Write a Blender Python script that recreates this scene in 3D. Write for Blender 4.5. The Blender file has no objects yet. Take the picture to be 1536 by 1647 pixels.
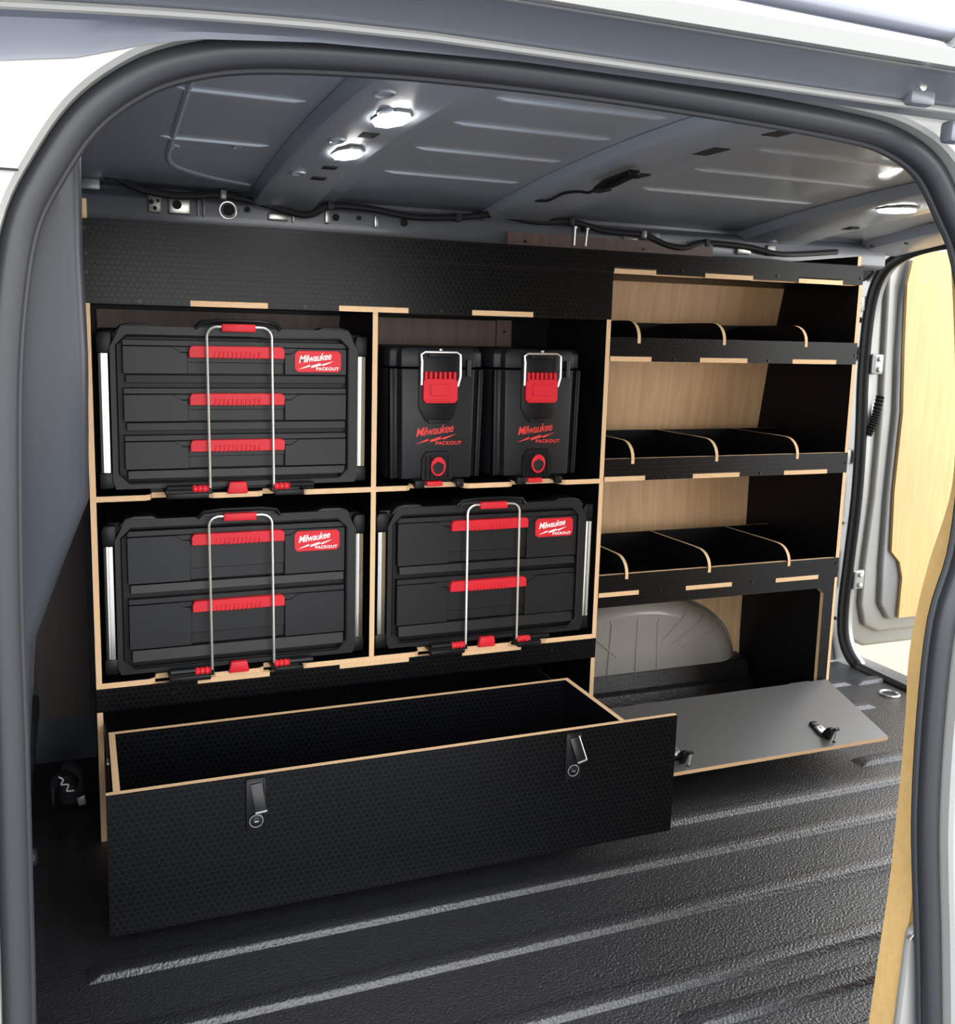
import bpy, bmesh, math, random
from mathutils import Vector, Matrix
random.seed(7)
SC = bpy.context.scene
COL = SC.collection
R = math.radians

# ------------------------------------------------------------------ camera
CPOS = Vector((-0.0136, -2.1895, 1.158)); YAW, PITCH, ROLL, FPX, PX, PY = 0.3836, -0.1541, 0.0276, 1580.44, 762.05, 769.93
fw = Vector((math.sin(YAW)*math.cos(PITCH), math.cos(YAW)*math.cos(PITCH), math.sin(PITCH)))
rt = Vector((math.cos(YAW), -math.sin(YAW), 0)); up = rt.cross(fw)
rt, up = rt*math.cos(ROLL)+up*math.sin(ROLL), -rt*math.sin(ROLL)+up*math.cos(ROLL)
cd = bpy.data.cameras.new('camera'); cam = bpy.data.objects.new('camera', cd); COL.objects.link(cam)
m = Matrix((rt, up, -fw)).transposed().to_4x4(); m.translation = CPOS; cam.matrix_world = m
cd.sensor_fit = 'HORIZONTAL'; cd.sensor_width = 36; cd.lens = FPX*36/1536
cd.shift_x = (768-PX)/1536; cd.shift_y = -(823.5-PY)/1536; cd.clip_start = 0.02
SC.camera = cam

# ------------------------------------------------------------------ light
W = bpy.data.worlds.new('sky'); SC.world = W; W.use_nodes = True
nt = W.node_tree; bg = nt.nodes['Background']
tc = nt.nodes.new('ShaderNodeTexCoord'); sx = nt.nodes.new('ShaderNodeSeparateXYZ'); rp = nt.nodes.new('ShaderNodeValToRGB')
nt.links.new(tc.outputs['Generated'], sx.inputs[0]); nt.links.new(sx.outputs['Z'], rp.inputs[0]); nt.links.new(rp.outputs[0], bg.inputs[0])
rp.color_ramp.elements[0].color = (1.0, 0.985, 0.95, 1); rp.color_ramp.elements[1].color = (0.80, 0.90, 1.0, 1)
bg.inputs[1].default_value = 3.3
sd = bpy.data.lights.new('sun', 'SUN'); sun = bpy.data.objects.new('sun', sd); COL.objects.link(sun)
sd.energy = 5.0; sd.angle = R(3); sd.color = (1, 0.94, 0.84)
sun.rotation_euler = Vector((-0.22, -0.55, -0.80)).to_track_quat('-Z', 'Y').to_euler()
vs = SC.view_settings; vs.view_transform = 'Standard'; vs.look = 'None'; vs.gamma = 1; vs.exposure = 1.0; vs.use_curve_mapping = False

# ------------------------------------------------------------------ materials
MATS = {}
def mat(name, col, rough=0.5, metal=0.0, bump=None, coat=0.0, spec=0.5, emit=None):
    M = bpy.data.materials.new(name); M.use_nodes = True; n = M.node_tree; b = n.nodes['Principled BSDF']
    b.inputs['Base Color'].default_value = (*col, 1); b.inputs['Roughness'].default_value = rough; b.inputs['Metallic'].default_value = metal
    b.inputs['Coat Weight'].default_value = coat; b.inputs['Coat Roughness'].default_value = 0.08; b.inputs['Specular IOR Level'].default_value = spec
    if emit: b.inputs['Emission Color'].default_value = (*emit[0], 1); b.inputs['Emission Strength'].default_value = emit[1]
    if bump:
        sc, st, dist = bump
        t = n.nodes.new('ShaderNodeTexCoord'); no = n.nodes.new('ShaderNodeTexNoise'); no.inputs['Scale'].default_value = sc; no.inputs['Detail'].default_value = 3
        bp = n.nodes.new('ShaderNodeBump'); bp.inputs['Strength'].default_value = st; bp.inputs['Distance'].default_value = dist
        n.links.new(t.outputs['Object'], no.inputs['Vector']); n.links.new(no.outputs[0], bp.inputs['Height']); n.links.new(bp.outputs[0], b.inputs['Normal'])
    MATS[name] = M; return M
def mth(n, op, a, b=None, c=None):
    x = n.nodes.new('ShaderNodeMath'); x.operation = op
    for i, v in enumerate((a, b, c)):
        if v is None: continue
        if isinstance(v, (int, float)): x.inputs[i].default_value = v
        else: n.links.new(v, x.inputs[i])
    return x.outputs[0]
def ramp(n, fac, stops):
    r = n.nodes.new('ShaderNodeValToRGB'); e = r.color_ramp.elements
    while len(e) < len(stops): e.new(0.5)
    for i, (p, c) in enumerate(stops): e[i].position = p; e[i].color = (*c, 1)
    n.links.new(fac, r.inputs[0]); return r.outputs[0]
def hex_mat(name, base, line, r0, r1, s=0.0125, bump=0.35):
    M = mat(name, base, r0); n = M.node_tree; b = n.nodes['Principled BSDF']
    uv = n.nodes.new('ShaderNodeUVMap'); sp = n.nodes.new('ShaderNodeSeparateXYZ'); n.links.new(uv.outputs[0], sp.inputs[0])
    x = mth(n, 'DIVIDE', sp.outputs[0], s); y = mth(n, 'DIVIDE', sp.outputs[1], s); q = math.sqrt(3)
    def cell(dx, dy):
        ax = mth(n, 'SUBTRACT', mth(n, 'FLOORED_MODULO', mth(n, 'ADD', x, dx), 1.0), 0.5)
        ay = mth(n, 'SUBTRACT', mth(n, 'FLOORED_MODULO', mth(n, 'ADD', y, dy), q), q/2)
        X = mth(n, 'ABSOLUTE', ax); Y = mth(n, 'ABSOLUTE', ay)
        return mth(n, 'MAXIMUM', X, mth(n, 'ADD', mth(n, 'MULTIPLY', X, 0.5), mth(n, 'MULTIPLY', Y, 0.866)))
    d = mth(n, 'MINIMUM', cell(0, 0), cell(0.5, q/2))
    fac = n.nodes.new('ShaderNodeMapRange'); fac.inputs[1].default_value = 0.40; fac.inputs[2].default_value = 0.47; n.links.new(d, fac.inputs[0])
    f = fac.outputs[0]
    n.links.new(ramp(n, f, [(0, base), (1, line)]), b.inputs['Base Color'])
    n.links.new(mth(n, 'MULTIPLY_ADD', f, r1-r0, r0), b.inputs['Roughness'])
    bp = n.nodes.new('ShaderNodeBump'); bp.inputs['Strength'].default_value = bump; bp.inputs['Distance'].default_value = 0.0006
    n.links.new(f, bp.inputs['Height']); n.links.new(bp.outputs[0], b.inputs['Normal'])
    return M
def ply_edge(name, lo, hi, layers=4.0):
    M = mat(name, hi, 0.65); n = M.node_tree; b = n.nodes['Principled BSDF']
    uv = n.nodes.new('ShaderNodeUVMap'); sp = n.nodes.new('ShaderNodeSeparateXYZ'); n.links.new(uv.outputs[0], sp.inputs[0])
    cb = n.nodes.new('ShaderNodeCombineXYZ'); n.links.new(mth(n, 'MULTIPLY', sp.outputs[0], 9.0), cb.inputs[0]); n.links.new(mth(n, 'MULTIPLY', sp.outputs[1], 2.5), cb.inputs[1])
    no = n.nodes.new('ShaderNodeTexNoise'); no.inputs['Scale'].default_value = 4; n.links.new(cb.outputs[0], no.inputs['Vector'])
    w = mth(n, 'SINE', mth(n, 'ADD', mth(n, 'MULTIPLY', sp.outputs[1], 6.283*layers), mth(n, 'MULTIPLY', no.outputs[0], 1.2)))
    n.links.new(ramp(n, mth(n, 'MULTIPLY_ADD', w, 0.5, 0.5), [(0.0, lo), (0.45, hi), (1.0, tuple(min(1, c*1.08) for c in hi))]), b.inputs['Base Color'])
    return M
def wood(name, lo, hi, rough=0.5, sc=(14, 1.1, 1)):
    M = mat(name, hi, rough); n = M.node_tree; b = n.nodes['Principled BSDF']
    uv = n.nodes.new('ShaderNodeUVMap'); mp = n.nodes.new('ShaderNodeMapping'); mp.inputs['Scale'].default_value = sc; n.links.new(uv.outputs[0], mp.inputs[0])
    no = n.nodes.new('ShaderNodeTexNoise'); no.inputs['Scale'].default_value = 3.5; no.inputs['Detail'].default_value = 6; no.inputs['Distortion'].default_value = 0.6
    n.links.new(mp.outputs[0], no.inputs['Vector'])
    n.links.new(ramp(n, no.outputs[0], [(0.3, lo), (0.7, hi)]), b.inputs['Base Color']); return M

mat('paint_grey', (0.38, 0.42, 0.48), 0.32, 0.1, (9, 0.08, 0.01), coat=0.25)
mat('paint_dark', (0.022, 0.025, 0.031), 0.28, 0.0, coat=0.0, spec=0.22)
mat('paint_mid', (0.13, 0.145, 0.17), 0.34, 0.1, coat=0.2)
mat('shade_and_rail_grey', (0.115, 0.125, 0.15), 0.36, 0.2, coat=0.3)  # body silver darkened for soffit shade; also serves the dark rail and brackets
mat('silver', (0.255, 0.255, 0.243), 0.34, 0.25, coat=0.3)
mat('silver_dark', (0.22, 0.225, 0.235), 0.38, 0.35, coat=0.3)
mat('arch_paint', (0.36, 0.345, 0.32), 0.3, 0.0, coat=0.4)
hex_mat('ply_black', (0.0020, 0.0023, 0.0029), (0.0068, 0.0069, 0.0071), 0.28, 0.34, bump=0.14)
MATS['ply_black'].node_tree.nodes['Principled BSDF'].inputs['Specular IOR Level'].default_value = 0.17
mat('ply_smooth', (0.0028, 0.0032, 0.0042), 0.42, 0.0, (60, 0.05, 0.002), spec=0.15)
mat('flap_grey', (0.075, 0.073, 0.071), 0.33, 0.0, (7, 0.05, 0.01))
ply_edge('ply_edge', (0.34, 0.18, 0.085), (0.76, 0.52, 0.30))
ply_edge('ply_edge_dark', (0.16, 0.085, 0.05), (0.34, 0.20, 0.13))
wood('birch', (0.60, 0.39, 0.215), (0.76, 0.53, 0.315))
wood('birch_v', (0.66, 0.41, 0.22), (0.82, 0.55, 0.32), sc=(1.1, 10, 1))
wood('birch_yellow', (0.42, 0.265, 0.10), (0.48, 0.315, 0.130))
wood('cleat', (0.115, 0.075, 0.062), (0.165, 0.11, 0.09))
mat('plastic_black', (0.0042, 0.0046, 0.0055), 0.42, 0.0, (900, 0.05, 0.0005), spec=0.22)
mat('plastic_face', (0.0078, 0.0084, 0.0098), 0.44, 0.0, (700, 0.08, 0.0005), spec=0.3)
mat('red', (0.58, 0.020, 0.032), 0.42, spec=0.2)
mat('red_print', (0.60, 0.025, 0.022), 0.5)
mat('white_print', (0.85, 0.85, 0.83), 0.45)
mat('chrome', (0.80, 0.78, 0.74), 0.28, 0.75)
mat('alu', (0.50, 0.49, 0.455), 0.25, 1.0, (400, 0.05, 0.0005))
mat('zinc', (0.55, 0.54, 0.52), 0.32, 0.9)
mat('rubber', (0.018, 0.0195, 0.0225), 0.42, spec=0.35)
mat('rubber_black', (0.006, 0.006, 0.0065), 0.5, spec=0.15)
mat('black_metal', (0.006, 0.006, 0.007), 0.32, 0.0, spec=0.3)
mat('cable', (0.012, 0.012, 0.014), 0.55)
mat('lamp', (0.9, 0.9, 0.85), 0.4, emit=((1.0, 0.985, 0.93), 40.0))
mat('webbing', (0.02, 0.021, 0.026), 0.8, 0.0, (600, 0.3, 0.001))
mat('brown_panel', (0.055, 0.042, 0.040), 0.6)
mat('hole', (0.006, 0.006, 0.007), 0.8)
mat('tarmac', (0.20, 0.205, 0.215), 0.85, 0.0, (40, 0.3, 0.005))
mat('concrete', (0.115, 0.094, 0.056), 0.85, 0.0, (5, 0.2, 0.01))
def floor_mat():
    M = mat('liner', (0.012, 0.0122, 0.0138), 0.38, spec=0.75); n = M.node_tree; b = n.nodes['Principled BSDF']
    t = n.nodes.new('ShaderNodeTexCoord'); v = n.nodes.new('ShaderNodeTexNoise'); v.inputs['Scale'].default_value = 190; v.inputs['Detail'].default_value = 2.5
    n.links.new(t.outputs['Object'], v.inputs['Vector'])
    bp = n.nodes.new('ShaderNodeBump'); bp.inputs['Strength'].default_value = 0.75; bp.inputs['Distance'].default_value = 0.004
    n.links.new(v.outputs[0], bp.inputs['Height']); n.links.new(bp.outputs[0], b.inputs['Normal'])
floor_mat()

# ------------------------------------------------------------------ mesh helpers
class MB:
    def __init__(s): s.v = []; s.f = []; s.mi = []; s.uv = []
    def face(s, pts, mi=0, uv=None):
        k = len(s.v); s.v += [Vector(p) for p in pts]; s.f.append(list(range(k, k+len(pts)))); s.mi.append(mi); s.uv.append(uv)
    def idx(s, vs, fs, mi=0):
        k = len(s.v); s.v += [Vector(p) for p in vs]
        for f in fs: s.f.append([k+i for i in f]); s.mi.append(mi); s.uv.append(None)
        return s
    def box(s, x0, x1, y0, y1, z0, z1, mi=0):
        vs = [(x, y, z) for z in (z0, z1) for y in (y0, y1) for x in (x0, x1)]
        return s.idx(vs, [(0, 2, 3, 1), (4, 5, 7, 6), (0, 1, 5, 4), (2, 6, 7, 3), (0, 4, 6, 2), (1, 3, 7, 5)], mi)
    def prism(s, poly, ax, a, b, cap=0, side=0, top=None):
        """2-D polygon extruded along axis ax from a to b. Sides carry the thickness in V."""
        def P(p, t):
            return {'X': (t, p[0], p[1]), 'Y': (p[0], t, p[1]), 'Z': (p[0], p[1], t)}[ax]
        n = len(poly); ar = sum(poly[i][0]*poly[(i+1) % n][1]-poly[(i+1) % n][0]*poly[i][1] for i in range(n))
        if ar < 0: poly = poly[::-1]
        if ax == 'Y': poly = poly[::-1]
        k = len(s.v); s.v += [Vector(P(p, a)) for p in poly]+[Vector(P(p, b)) for p in poly]
        s.f += [[k+i for i in range(n)][::-1], [k+n+i for i in range(n)]]; s.mi += [cap, cap if top is None else top]; s.uv += [None, None]
        L = 0
        for i in range(n):
            j = (i+1) % n; d = (Vector(poly[j])-Vector(poly[i])).length
            s.f.append([k+i, k+j, k+n+j, k+n+i]); s.mi.append(side); s.uv.append([(L, 0), (L+d, 0), (L+d, 1), (L, 1)]); L += d
        return s
    def tube(s, path, r, n=8, closed=False, mi=0):
        path = [Vector(p) for p in path]; N = len(path); rings = []; nv = None
        for i, p in enumerate(path):
            a = path[i-1] if (i or closed) else path[0]; b = path[(i+1) % N] if (i < N-1 or closed) else path[-1]
            t = (b-a).normalized()
            if nv is None: nv = t.orthogonal().normalized()
            nv = (nv-t*nv.dot(t)).normalized(); bn = t.cross(nv)
            rr = r[i] if isinstance(r, (list, tuple)) else r
            rings.append([p+(nv*math.cos(2*math.pi*k/n)+bn*math.sin(2*math.pi*k/n))*rr for k in range(n)])
        k0 = len(s.v); s.v += [q for g in rings for q in g]
        for i in range(N if closed else N-1):
            for k in range(n):
                a = k0+i*n; b = k0+((i+1) % N)*n; s.f.append([a+k, a+(k+1) % n, b+(k+1) % n, b+k]); s.mi.append(mi); s.uv.append(None)
        if not closed:
            s.f += [[k0+i for i in range(n)][::-1], [k0+(N-1)*n+i for i in range(n)]]; s.mi += [mi, mi]; s.uv += [None, None]
        return s
    def grid(s, rows, mi=0):
        n = len(rows[0]); k = len(s.v); s.v += [Vector(p) for r in rows for p in r]
        for i in range(len(rows)-1):
            for j in range(n-1):
                s.f.append([k+i*n+j, k+i*n+j+1, k+(i+1)*n+j+1, k+(i+1)*n+j]); s.mi.append(mi); s.uv.append(None)
        return s
    def build(s, name, mats, parent=None, bevel=0, seg=2, smooth=False, base=None):
        base = Vector(base) if base is not None else (ORG.get(parent.name, Vector()) if parent else Vector())
        me = bpy.data.meshes.new(name); me.from_pydata([v-base for v in s.v], [], s.f)
        ul = me.uv_layers.new(name='UVMap')
        for p in me.polygons:
            p.material_index = s.mi[p.index]; u = s.uv[p.index]; nx, ny, nz = map(abs, p.normal)
            for q, li in enumerate(p.loop_indices):
                if u: ul.data[li].uv = u[q]
                else:
                    c = me.vertices[me.loops[li].vertex_index].co+base
                    ul.data[li].uv = (c.x, c.z) if ny >= nx and ny >= nz else ((c.y, c.z) if nx >= nz else (c.x, c.y))
        for mm in (mats if isinstance(mats, (list, tuple)) else [mats]): me.materials.append(MATS[mm])
        if bevel:
            bm = bmesh.new(); bm.from_mesh(me); bmesh.ops.remove_doubles(bm, verts=bm.verts, dist=1e-6)
            es = [e for e in bm.edges if len(e.link_faces) == 2 and e.calc_face_angle(0) > 0.5]
            bmesh.ops.bevel(bm, geom=es, offset=bevel, segments=seg, profile=0.5, affect='EDGES', clamp_overlap=True)
            bm.to_mesh(me); bm.free()
        if smooth or bevel:
            for p in me.polygons: p.use_smooth = True
            me.set_sharp_from_angle(angle=R(38))
        o = bpy.data.objects.new(name, me); COL.objects.link(o)
        if parent: o.parent = parent; ORG[o.name] = base
        return o
ORG = {}
def tag(o, label, cat=None, group=None, kind=None):
    o['label'] = label
    if cat: o['category'] = cat
    if group: o['group'] = group
    if kind: o['kind'] = kind
    return o
def thing(name, label, cat, loc=(0, 0, 0), rot=(0, 0, 0), group=None, kind=None, local=False):
    o = bpy.data.objects.new(name, None); COL.objects.link(o); o.location = loc; o.rotation_euler = rot; o.empty_display_size = 0.05
    ORG[o.name] = Vector() if local else Vector(loc)
    return tag(o, label, cat, group, kind)
def copy_tree(o, parent=None):
    c = o.copy(); COL.objects.link(c); c.parent = parent
    for ch in list(o.children): copy_tree(ch, c)
    return c
def rect(x0, x1, y0, y1): return [(x0, y0), (x1, y0), (x1, y1), (x0, y1)]
def panel(name, parent, ax, a, b, poly, face='ply_black', edge='ply_edge'):
    return MB().prism(poly, ax, a, b, 0, 1).build(name, [face, edge], parent)
def ell(cx, cz, rx, rz, a0, a1, n):
    return [(cx+rx*math.cos(R(a0+(a1-a0)*i/n)), cz+rz*math.sin(R(a0+(a1-a0)*i/n))) for i in range(n+1)]
def bez(pts, n=8):
    """Catmull-Rom through points"""
    P = [Vector(p) for p in pts]; out = []
    for i in range(len(P)-1):
        p0 = P[max(i-1, 0)]; p1 = P[i]; p2 = P[i+1]; p3 = P[min(i+2, len(P)-1)]
        for k in range(n):
            t = k/n; out.append(0.5*((2*p1)+(p2-p0)*t+(2*p0-5*p1+4*p2-p3)*t*t+(3*p1-p0-3*p2+p3)*t**3))
    return out+[P[-1]]
def ring(cx, cy, cz, r, h, ax='Y', n=12):
    return MB().prism([(cx+r*math.cos(2*math.pi*i/n), cz+r*math.sin(2*math.pi*i/n)) for i in range(n)], ax, cy, cy+h)
_tc = {}
def text_polys(txt, shear=0.0, bold=0.0, space=1.0):
    """outline text as mesh in the XZ plane, normalised to a unit-wide box"""
    key = (txt, shear, bold)
    if key not in _tc:
        cu = bpy.data.curves.new('t', 'FONT'); cu.body = txt; cu.size = 1; cu.shear = shear; cu.offset = bold; cu.space_character = space; cu.resolution_u = 3
        ob = bpy.data.objects.new('t', cu); COL.objects.link(ob); bpy.context.view_layer.update()
        me = bpy.data.meshes.new_from_object(ob)
        vs = [v.co.copy() for v in me.vertices]; fs = [list(p.vertices) for p in me.polygons]
        bpy.data.objects.remove(ob); bpy.data.curves.remove(cu); bpy.data.meshes.remove(me)
        x0 = min(v.x for v in vs); x1 = max(v.x for v in vs); y0 = min(v.y for v in vs); y1 = max(v.y for v in vs)
        _tc[key] = ([((v.x-x0)/(x1-x0), (v.y-y0)/(y1-y0)) for v in vs], fs)
    return _tc[key]
def lettering(parent, x0, x1, z0, z1, y, matn):
    """slanted script word over a lightning stroke with a capital word beneath"""
    w, h = x1-x0, z1-z0; b = MB()
    vs, fs = text_polys('Milwaukee', 0.25, 0.012, 0.92); k = 0.16
    # capital tall first letter, baseline rising to the right
    b.idx([(x0+w*(0.02+0.80*u), y, z0+h*(0.40+0.40*v+0.22*u)) for u, v in vs], [f for f in fs])
    vs, fs = text_polys('PACKOUT', 0.0, 0.03, 1.1)
    b.idx([(x0+w*(0.44+0.56*u), y, z0+h*(0.02+0.17*v)) for u, v in vs], [f for f in fs])
    bolt = [(0.0, 0.10), (0.40, 0.30), (0.37, 0.21), (0.66, 0.36), (0.63, 0.28), (0.86, 0.47), (0.58, 0.36), (0.61, 0.44), (0.33, 0.30), (0.36, 0.38)]
    bolt = [(0.0, 0.06), (0.34, 0.25), (0.31, 0.14), (0.62, 0.33), (0.59, 0.24), (0.88, 0.52), (0.53, 0.32), (0.56, 0.42), (0.26, 0.22), (0.29, 0.33)]
    b.face([(x0+w*u, y, z0+h*v) for u, v in bolt])
    # underline join from the last letter
    return b.build('lettering', matn, parent)

# ================================================================== SETTING
# ground outside
g = MB().box(-14, 2.4, -14, 14, -0.66, -0.6).box(2.4, 16, -14, -2.2, -0.66, -0.6).build('ground', 'tarmac'); tag(g, 'grey tarmac ground beside the van', 'ground', kind='structure')
g = MB().box(2.4, 16, -2.2, 14, -0.66, -0.598).build('ground_rear', 'concrete'); tag(g, 'pale sunlit concrete ground behind the van', 'ground', kind='structure')

# van floor with pressed ribs
fl = MB().box(-0.6, 2.56, -1.30, 0.47, -0.03, 0.0).build('floor', 'liner'); tag(fl, 'black textured liner floor of the van with long ribs', 'floor', kind='structure')
def rib(x0, x1, yc, w=0.05, h=0.011):
    b = MB(); s = 0.006
    vs = []
    for x, e in ((x0, 0.03), (x1, -0.03)):
        vs += [(x, yc-w/2, -0.001), (x+e, yc-w/2+s, h), (x+e, yc+w/2-s*1.6, h), (x, yc+w/2, -0.001)]
    b.idx(vs, [(0, 1, 2, 3)[::-1], (4, 5, 6, 7), (0, 4, 5, 1)[::-1], (1, 5, 6, 2)[::-1], (2, 6, 7, 3)[::-1]])
    return b.build('floor_rib', 'liner', fl, bevel=0.003)
for yc, x0, x1 in ((-0.475, -0.04, 2.2), (-0.335, 0.0, 2.2), (-0.65, -0.1, 2.2), (-0.84, -0.1, 2.2), (-0.94, 0.9, 2.2), (-1.06, -0.1, 2.2)):
    rib(x0, x1, yc)
rib(1.93, 2.25, -0.225); rib(1.3, 2.30, 0.10); rib(2.05, 2.37, 0.285); rib(2.38, 2.53, 0.275); rib(1.3, 1.98, 0.24, 0.04)
for nx, ny in ((2.425, 0.155),):
    MB().tube([(nx+0.03*math.cos(a*math.pi/8), ny+0.03*math.sin(a*math.pi/8), 0.002) for a in range(16)], 0.005, 6, True).build('drain_ring', 'zinc', fl, smooth=True)
    ring(nx, ny, 0, 0.026, 0.001, 'Z')
    MB().prism([(nx+0.026*math.cos(a*math.pi/8), ny+0.026*math.sin(a*math.pi/8)) for a in range(16)], 'Z', -0.001, 0.0015).build('drain_hole', 'hole', fl)
# raised side of the liner below the wheel arch
MB().prism([(0.30, 0), (0.315, 0.045), (0.335, 0.052), (0.35, 0.10), (0.375, 0.108), (0.47, 0.108), (0.47, 0)], 'X', 1.24, 2.00).build('side_liner', 'liner', fl, bevel=0.004)

# far side wall
prof = [(0.475, -0.02), (0.475, 0.72), (0.43, 1.05), (0.375, 1.30), (0.345, 1.36), (0.36, 1.44), (0.34, 1.475)]
wb = MB(); wb.grid([[(x, y, z) for x in (-0.5, 0.6, 1.3, 2.0, 2.32)] for y, z in prof])
wf = wb.build('wall_far', 'paint_mid', smooth=True); tag(wf, 'grey painted steel side wall behind the racking', 'wall', kind='structure')
so = wf.modifiers.new('s', 'SOLIDIFY'); so.thickness = 0.012; so.offset = 1
# cant rail along the top of the wall with pressed details
MB().prism([(0.335, 1.372), (0.315, 1.38), (0.315, 1.435), (0.335, 1.45), (0.37, 1.455), (0.37, 1.372)], 'X', -0.2, 2.40).build('cant_rail', 'paint_mid', wf, bevel=0.004)
for x, w, z0, z1, mt in ((0.150, 0.030, 1.372, 1.412, 'silver'), (0.196, 0.050, 1.372, 1.408, 'zinc'), (0.262, 0.004, 1.37, 1.41, 'zinc'), (0.275, 0.004, 1.37, 1.41, 'zinc'), (0.43, 0.05, 1.372, 1.388, 'zinc'), (0.49, 0.004, 1.37, 1.40, 'zinc'),
                         (0.572, 0.012, 1.372, 1.405, 'zinc'), (0.70, 0.01, 1.37, 1.40, 'zinc'), (1.43, 0.05, 1.375, 1.405, 'silver'), (1.52, 0.03, 1.378, 1.405, 'silver_dark'), (1.82, 0.05, 1.362, 1.390, 'zinc'), (1.93, 0.03, 1.362, 1.392, 'zinc')):
    p = MB().box(x, x+w, 0.305, 0.316, z0+0.029, z1+0.032).build('bracket_plate', mt, wf, bevel=0.004)
for x, z, r in ((px_, pz_+0.031, pr_) for px_, pz_, pr_ in ((0.157, 1.395, 0.006), (0.165, 1.381, 0.005), (0.172, 1.398, 0.004), (0.215, 1.392, 0.011), (0.335, 1.388, 0.014), (0.38, 1.392, 0.007), (0.60, 1.388, 0.009), (0.66, 1.390, 0.006), (0.78, 1.386, 0.010), (1.30, 1.40, 0.009), (1.37, 1.398, 0.006))):
    ring(x, 0.3045, z, r, 0.0015, 'Y', 10).build('rail_hole', 'hole', wf)
MB().tube([(0.335+0.020*math.cos(a*math.pi/8), 0.314, 1.419+0.020*math.sin(a*math.pi/8)) for a in range(16)], 0.0025, 6, True).build('pressed_ring', 'zinc', wf, smooth=True)
# small grey connector at the left end of the rail
tag(MB().box(0.005, 0.045, 0.285, 0.304, 1.442, 1.467).build('wall_connector', 'silver_dark', None, bevel=0.003), 'small grey plug block at front end of the wiring loom', 'connector')

# roof
def zr(y): return 1.532-0.036*((y+0.68)/0.72)**2 if y > -0.68 else 1.532-0.075*((y+0.68)/0.55)**2
ys = [-1.24+i*(0.36+1.24)/20 for i in range(21)]
rb = MB(); rb.grid([[(x, y, zr(y)) for x in (-0.5, 0.3, 1.0, 1.8, 2.56)] for y in ys])
ce = rb.build('ceiling', 'paint_grey', smooth=True); tag(ce, 'bare grey steel roof of the van seen from below', 'ceiling', kind='structure')
so = ce.modifiers.new('s', 'SOLIDIFY'); so.thickness = 0.004; so.offset = 1
def bow(x0, x1, dep, y0=-1.22, y1=0.36, c=0.018):
    b = MB(); rows = []
    for i in range(19):
        y = y0+(y1-y0)*i/18; z = zr(y); d = dep
        rows.append([(x0, y, z-0.001), (x0+c*0.4, y, z-d), (x0+c*0.9, y, z-d-0.006), (x1-0.05-c*0.9, y, z-d-0.006), (x1-0.05-c*0.3, y, z-d+0.004), (x1-0.05, y, z-0.010), (x1, y, z-0.008), (x1+0.004, y, z-0.001)])
    b.grid(rows); return b.build('roof_bow', 'paint_grey', ce, bevel=0, smooth=True)
bow(0.385, 0.60, 0.030); bow(1.00, 1.24, 0.020); bow(1.84, 2.12, 0.028); bow(2.32, 2.55, 0.030)
# pressed beads in the roof skin between the bows
def bead(x0, x1, y, w=0.008):
    z = zr(y); MB().tube([(x0, y, z+0.003), (x0+0.02, y, z-0.001), (x1-0.02, y, z-0.001), (x1, y, z+0.003)], w*0.6, 6).build('roof_bead', 'paint_grey', ce, smooth=True)
for y in (-0.80, -0.62, -0.42, -0.2, 0.02):
    bead(0.64, 0.97, y); bead(1.28, 1.80, y-0.05)
for y in (-0.72, -0.45, -0.1): bead(-0.1+0.25, 0.36, y)
for y in (-0.7, -0.35): bead(2.22, 2.31, y)
# holes and slots punched in the bows
def slot(x, y, w, l, d=0.0285+0.0085):
    z = zr(y)-d; MB().box(x-w/2, x+w/2, y-l/2, y+l/2, z, z+0.004).build('bow_slot', 'hole', ce)
for y in (-0.41, -0.11, -0.005): slot(0.482, y, 0.030, 0.045)
for y in (-0.74, -0.513, -0.231, -0.061): slot(1.136, y, 0.035, 0.09, 0.027)
for y in (0.08, -0.42): slot(2.02, y, 0.03, 0.07, 0.035)
for x, y in ((0.42, -0.72), (0.43, -0.05), (0.44, -0.35), (0.46, -0.6)):
    z = zr(y)-0.0375; MB().tube([(x+0.014*math.cos(a*math.pi/6), y+0.022*math.sin(a*math.pi/6), z) for a in range(12)], 0.003, 6, True).build('pressed_ring', 'paint_grey', ce, smooth=True)
cv = bez([(x, y, 0) for x, y in ((0.164, -0.72), (0.166, -0.5), (0.17, -0.288), (0.173, -0.052), (0.178, 0.074), (0.209, 0.142), (0.283, 0.2), (0.376, 0.24))], 4)
MB().tube([(p.x, p.y, zr(p.y)+0.002) for p in cv], 0.007, 8).build('roof_bead', 'paint_grey', ce, smooth=True)
for x, y in ((0.182, -0.03), (0.30, -0.075)):
    MB().tube([(x+0.008*math.cos(a*math.pi/6), y+0.016*math.sin(a*math.pi/6), zr(y)-0.001) for a in range(12)], 0.003, 6, True).build('pressed_ring', 'paint_grey', ce, smooth=True)
rpl = thing('roof_plug', 'dark cable plug hanging from the middle roof bow', 'plug', (1.06, -0.28, 1.48))
MB().prism([(-0.36, 1.486), (-0.25, 1.480), (-0.20, 1.466), (-0.215, 1.462), (-0.26, 1.462), (-0.36, 1.474)], 'X', 1.050, 1.078).build('plug_body', 'black_metal', rpl, bevel=0.004)
MB().tube(bez([(1.064, -0.20, 1.468), (1.066, -0.16, 1.462), (1.060, -0.12, 1.468), (1.052, -0.06, 1.470), (1.05, 0.02, 1.462), (1.044, 0.08, 1.468)], 5), 0.0035, 6).build('plug_cable', 'cable', rpl, smooth=True)
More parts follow.
